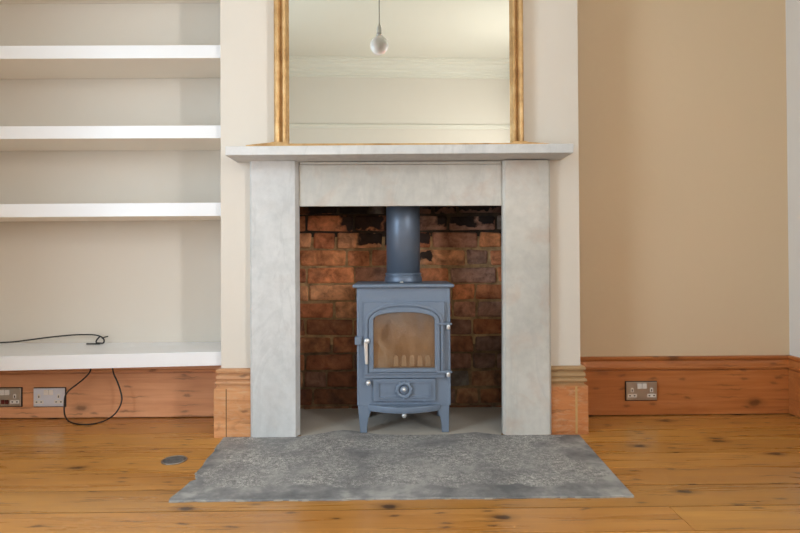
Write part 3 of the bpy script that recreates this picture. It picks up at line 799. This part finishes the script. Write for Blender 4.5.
# ------------------------------------------------------------------ floating shelves in the left alcove
Y_SF = YW_L / 1.1125
xs0 = X_L + .003
SHELF_GROUP = 'thick white floating shelves in the alcove'
def under(mb):
    mb.bm.normal_update()
    for f in mb.bm.faces:
        if f.normal.z < -.9: f.material_index = 1
def shelf(yl_top, yr_top, yl_bot, yr_bot, label):
    a, b_ = at(0, yl_top, Y_SF), at(220, yr_top, Y_SF); c, d = at(0, yl_bot, Y_SF), at(220, yr_bot, Y_SF)
    xr = BX0 - .003
    ex = lambda p, q, x: p.z + (q.z - p.z) * (x - p.x) / (q.x - p.x)
    mb = MB(); yk = YW_L - .001
    mb.hexa([(xs0, Y_SF, ex(c, d, xs0)), (xr, Y_SF, ex(c, d, xr)), (xr, yk, ex(c, d, xr)), (xs0, yk, ex(c, d, xs0)),
             (xs0, Y_SF, ex(a, b_, xs0)), (xr, Y_SF, ex(a, b_, xr)), (xr, yk, ex(a, b_, xr)), (xs0, yk, ex(a, b_, xs0))], bev=.0018, seg=2)
    under(mb); o = mb.build('alcove_shelf', [WHITE, UNDER_BOUNCE]); tag(o, label, 'shelf', SHELF_GROUP); return o
shelf(-38, -38.6, -24.8, -25.6, 'topmost white alcove shelf at the top edge of the photo, only its underside showing')
shelf(45.7, 45.0, 58.9, 58.0, 'white floating shelf level with the hanging bulb in the mirror, second from top')
shelf(126.2, 125.3, 139.0, 138.2, 'white floating shelf just above mantel height, third from top')
shelf(204.0, 202.5, 217.4, 216.0, 'white floating shelf just below mantel height, fourth from top')
# the deep bottom shelf, a little out of level and square
mb = MB(); Yf = Y_SF
A, B = at(0, 356.6, Yf), at(219, 351.8, Yf); C, D = at(0, 371.0, Yf), at(219, 365.6, Yf)
xr = BX0 - .003
zk = az(60, 342.6, YW_L); zk2 = az(200, 342.0, YW_L)
ex = lambda p, q, x: p.z + (q.z - p.z) * (x - p.x) / (q.x - p.x)
th = A.z - C.z
yk = YW_L - .001
mb.hexa([(xs0, Yf, ex(C, D, xs0)), (xr, Yf, ex(C, D, xr)), (xr, yk, zk2 - th), (xs0, yk, zk - th),
         (xs0, Yf, ex(A, B, xs0)), (xr, Yf, ex(A, B, xr)), (xr, yk, zk2), (xs0, yk, zk)], bev=.002, seg=2)
tag(mb.build('alcove_shelf', WHITE), 'lowest white alcove shelf just above the wooden skirting with black cable on it', 'shelf', SHELF_GROUP)

# ------------------------------------------------------------------ double sockets
def socket(xc_px, yc_px, Y, plate, label, neon=False, single_rocker=True):
    c = at(xc_px, yc_px, Y); w, hh = .146 / 2, .086 / 2
    x, z = c.x, c.z
    r = thing('double_socket', (x, Y, z), label, 'socket', 'double wall sockets on the skirting')
    mb = MB(); mb.box(x - w - .003, x + w + .003, Y - .004, Y - .0006, z - hh - .004, z + hh + .003, bev=.001); mb.build('back_box', BLACK, r)
    mb = MB(); mb.box(x - w, x + w, Y - .011, Y - .0042, z - hh, z + hh, bev=.0022, seg=3); fpz = mb.build('faceplate', plate, r)
    yf_ = Y - .011
    for s in (-1, 1):
        mb = MB(); rx_ = x + s * .0115; mb.box(rx_ - .0105, rx_ + .0105, yf_ - .005, yf_ - .0002, z + .012, z + .036, bev=.0015); mb.build('rocker', PLASTIC, r)
        ix = x + s * .046
        mb = MB(); mb.prism([(ix - .007, z - .004), (ix + .007, z - .004), (ix + .007, z + .012), (ix + .004, z + .016), (ix - .004, z + .016), (ix - .007, z + .012)], yf_ - .0012, yf_ - .0002)
        mb.box(ix - .021, ix + .021, yf_ - .0012, yf_ - .0002, z - .029, z - .013, bev=.0004)
        ins = mb.build('pin_insert', PLASTIC, r)
        mb = MB(); yy = yf_ - .0015
        mb.box(ix - .0022, ix + .0022, yy, yf_ - .0003, z - .001, z + .009)
        for k in (-1, 1): mb.box(ix + k * .011 - .0036, ix + k * .011 + .0036, yy, yf_ - .0003, z - .0235, z - .0185)
        mb.build('pin_hole', BLACK, ins)
        if neon:
            mb = MB(); nx = x + s * .0095; mb.box(nx - .008, nx + .008, yf_ - .003, yf_ - .0002, z - .031, z - .011, bev=.001)
            o = mb.build('neon_indicator', REDN, r); o['label'] = 'dark red neon indicator'
    return r
ZS = Y_AL - .0005
socket(6.6, 396.9, ZS, BRUSHED, 'steel double socket with dark red indicators, cut by the left photo edge', neon=True)
socket(50.3, 396.9, ZS, PLATE_GLINT, 'shiny steel double socket beside the hanging black cable loop under the shelf')
socket(640.8, 390.6, Y_AR - .0005, BRUSHED, 'brushed steel double socket on the orange skirting in the empty right alcove')

# ------------------------------------------------------------------ cables
def surf_z(x, y):      # top of the lowest shelf
    u = (y - Yf) / (yk - Yf)
    zf = ex(A, B, x); zk_ = zk + (zk2 - zk) * (x - xs0) / (xr - xs0)
    return zf + (zk_ - zf) * u
yc = YW_L - .035
pts = [(xs0 + .02, yc, surf_z(xs0, yc) + .006)]
for px, py in ((-12, 343.2), (0, 342.6), (14, 341.8), (30, 339.8), (50, 337.2), (70, 335.2), (84, 334.6), (95, 335.0), (101.5, 337.0), (104, 340.0)):
    pts.append(at(px, py, yc))
pts.append(at(103.2, 343.0, yc)); e_ = at(98.5, 344.0, yc); pts.append(e_)
pts += [at(96.2, 342.5, yc - .006), at(97.0, 339.5, yc - .006), at(100.0, 336.6, yc - .006)]
for i, p in enumerate(pts):
    p = Vector(p); m = surf_z(p.x, p.y) + .0045
    if p.z < m: p.z = m
    pts[i] = p
mb = MB(); mb.tube(pts, .0033, 10, 6)
cb = mb.build('power_cable', BLACK); tag(cb, 'thin black cable trailing across the lowest alcove shelf and coiled at its end', 'cable')
mb = MB(); c = at(104.6, 337.2, yc - .004); mb.tube([c + Vector((-.012, 0, -.006)), c, c + Vector((.016, 0, .004))], .0028, 8, 1); mb.build('cable_tie', BLACK, cb)
a, b_ = at(86.5, 344.0, yc - .012), at(100, 343.6, yc - .012); zz = surf_z(a.x, a.y) + .0042
mb = MB(); mb.box(a.x, b_.x, a.y - .004, a.y + .004, zz - .0038, zz + .002, bev=.0015); mb.build('flat_plug', BLACK, cb)
yu = Y_AL - .05
low = min(ex(C, D, ax(60, 370, yu)), zk - th) - .004
pp = []
for px, py, dy in ((92.5, 364, .0), (90, 371.5, 0), (84, 378.5, -.002), (76, 385, -.004), (68.5, 391, -.006), (65, 397, -.01), (64.3, 406, -.016), (64.6, 414, -.03)):
    pp.append(at(px, py, yu + dy))
for px, py in ((68, 420.6), (77, 424.0), (90, 424.3), (102, 421.8)):
    pp.append(fl(px, py, .0035))
for px, py, dy in ((112, 416.5, -.045), (118.5, 409, -.03), (121.8, 400, -.02), (120.5, 391, -.012), (117, 381, -.006), (113.5, 373, 0), (111.5, 364, 0)):
    pp.append(at(px, py, yu + dy))
for p in pp: p.z = max(p.z, .0036)
def shz(x, y): return surf_z(x, y) - th - .0015
# keep the ends just under the shelf
for i in (0, -1): pp[i].z = shz(pp[i].x, pp[i].y) - .005
mb = MB(); mb.tube(pp, .0034, 10, 6)
tag(mb.build('power_cable', BLACK), 'black cable hanging in a loop from under the lowest shelf down to the floorboards', 'cable')

# ------------------------------------------------------------------ round cover in the floor
c = fl(174.3, 460.6); R = .046
r = thing('floor_cover', (c.x, c.y, 0), 'small round grey metal cover set in the floorboards left of the hearth', 'cover')
mb = MB(); mb.lathe([(R - .006, .0006), (R - .006, .004), (R - .002, .0045), (R, .003), (R, .0006)], (c.x, c.y, 0), 'z', 40); mb.build('rim', plain('tarnished_steel', (.33, .31, .28, 1), .4, .8, var=.2, nscale=30), r)
mb = MB(); mb.lathe([(0, .0026), (R * .35, .0026), (R * .38, .0018), (R * .45, .0018), (R * .48, .0026), (R - .0065, .0026), (R - .0065, .0006), (0, .0006)], (c.x, c.y, 0), 'z', 40)
mb.build('disc', plain('dull_grey_metal', (.16, .165, .165, 1), .5, .5, var=.5, nscale=45, bump=.2), r)

# ------------------------------------------------------------------ pendant bulb, seen in the mirror
YG = Y_F + .030
yp = .75; D = YG + (YG - yp)
v = at(379.4, 45.6, D); bx, bz = v.x, v.z
r = thing('pendant_light', (bx, yp, CEIL_Z), 'bare round white bulb on a thin cord hanging from the ceiling, reflected in the mirror', 'lamp')
rb = 9.3 / F * D
mb = MB(); prof = [(0, -rb)] + [(rb * math.sin(a), -rb * math.cos(a)) for a in [PI * .82 * i / 20 for i in range(1, 21)]]
prof += [(rb * .36, rb * .98), (rb * .26, rb * 1.15)]
mb.lathe(prof + [(0, rb * 1.15)], (bx, yp, bz), 'z', 40); mb.build('bulb', BULB, r)
zb0 = bz + rb * 1.15
mb = MB(); mb.lathe([(0, 0), (rb * .30, 0), (rb * .30, .006), (rb * .27, .010), (rb * .27, .045), (rb * .2, .060), (.006, .075), (0, .075)], (bx, yp, zb0 + .001), 'z', 28); hold = mb.build('bulb_holder', PLASTIC, r)
mb = MB(); mb.lathe([(rb * .305, 0), (rb * .33, 0), (rb * .33, .006), (rb * .305, .006)], (bx, yp, zb0 + .002), 'z', 28); mb.build('holder_ring', BRUSHED, hold)
mb = MB(); mb.tube([(bx, yp, zb0 + .07), (bx, yp, CEIL_Z - .028)], .0042, 10, 1); mb.build('cord', plain('grey_flex', (.45, .43, .38, 1), .6), r)
mb = MB(); mb.lathe([(0, -.03), (.012, -.03), (.02, -.022), (.04, -.014), (.045, 0), (0, 0)], (bx, yp, CEIL_Z - .0005), 'z', 30); mb.build('ceiling_rose', PLASTIC, r)

# ------------------------------------------------------------------ light: daylight through the two side windows
def area(name, loc, rot, sx_, sy_, power, col, spread=PI):
    l = bpy.data.lights.new(name, 'AREA'); l.shape = 'RECTANGLE'; l.size = sx_; l.size_y = sy_; l.energy = power; l.color = col; l.spread = spread
    o = bpy.data.objects.new(name, l); COL.objects.link(o); o.location = loc; o.rotation_euler = rot; return o
y0, y1, z0, z1 = WIN_L
area('window_daylight', (X_L - .13, (y0 + y1) / 2, (z0 + z1) / 2), (0, -PI / 2, 0), z1 - z0, y1 - y0, 78, (.70, .86, 1.0))
y0, y1, z0, z1 = WIN_R
area('window_daylight', (X_R + .13, (y0 + y1) / 2, (z0 + z1) / 2), (0, PI / 2, 0), z1 - z0, y1 - y0, 118, (.97, .96, .95))
w = bpy.data.worlds.new('sky'); SC.world = w; w.use_nodes = True
bg = w.node_tree.nodes['Background']
sky = w.node_tree.nodes.new('ShaderNodeTexSky'); sky.sky_type = 'NISHITA'; sky.sun_disc = False; sky.sun_elevation = math.radians(40)
w.node_tree.links.new(sky.outputs[0], bg.inputs[0]); bg.inputs[1].default_value = .12
SC.view_settings.view_transform = 'Standard'; SC.view_settings.look = 'None'
SC.view_settings.exposure = 0.0; SC.view_settings.gamma = 1.0
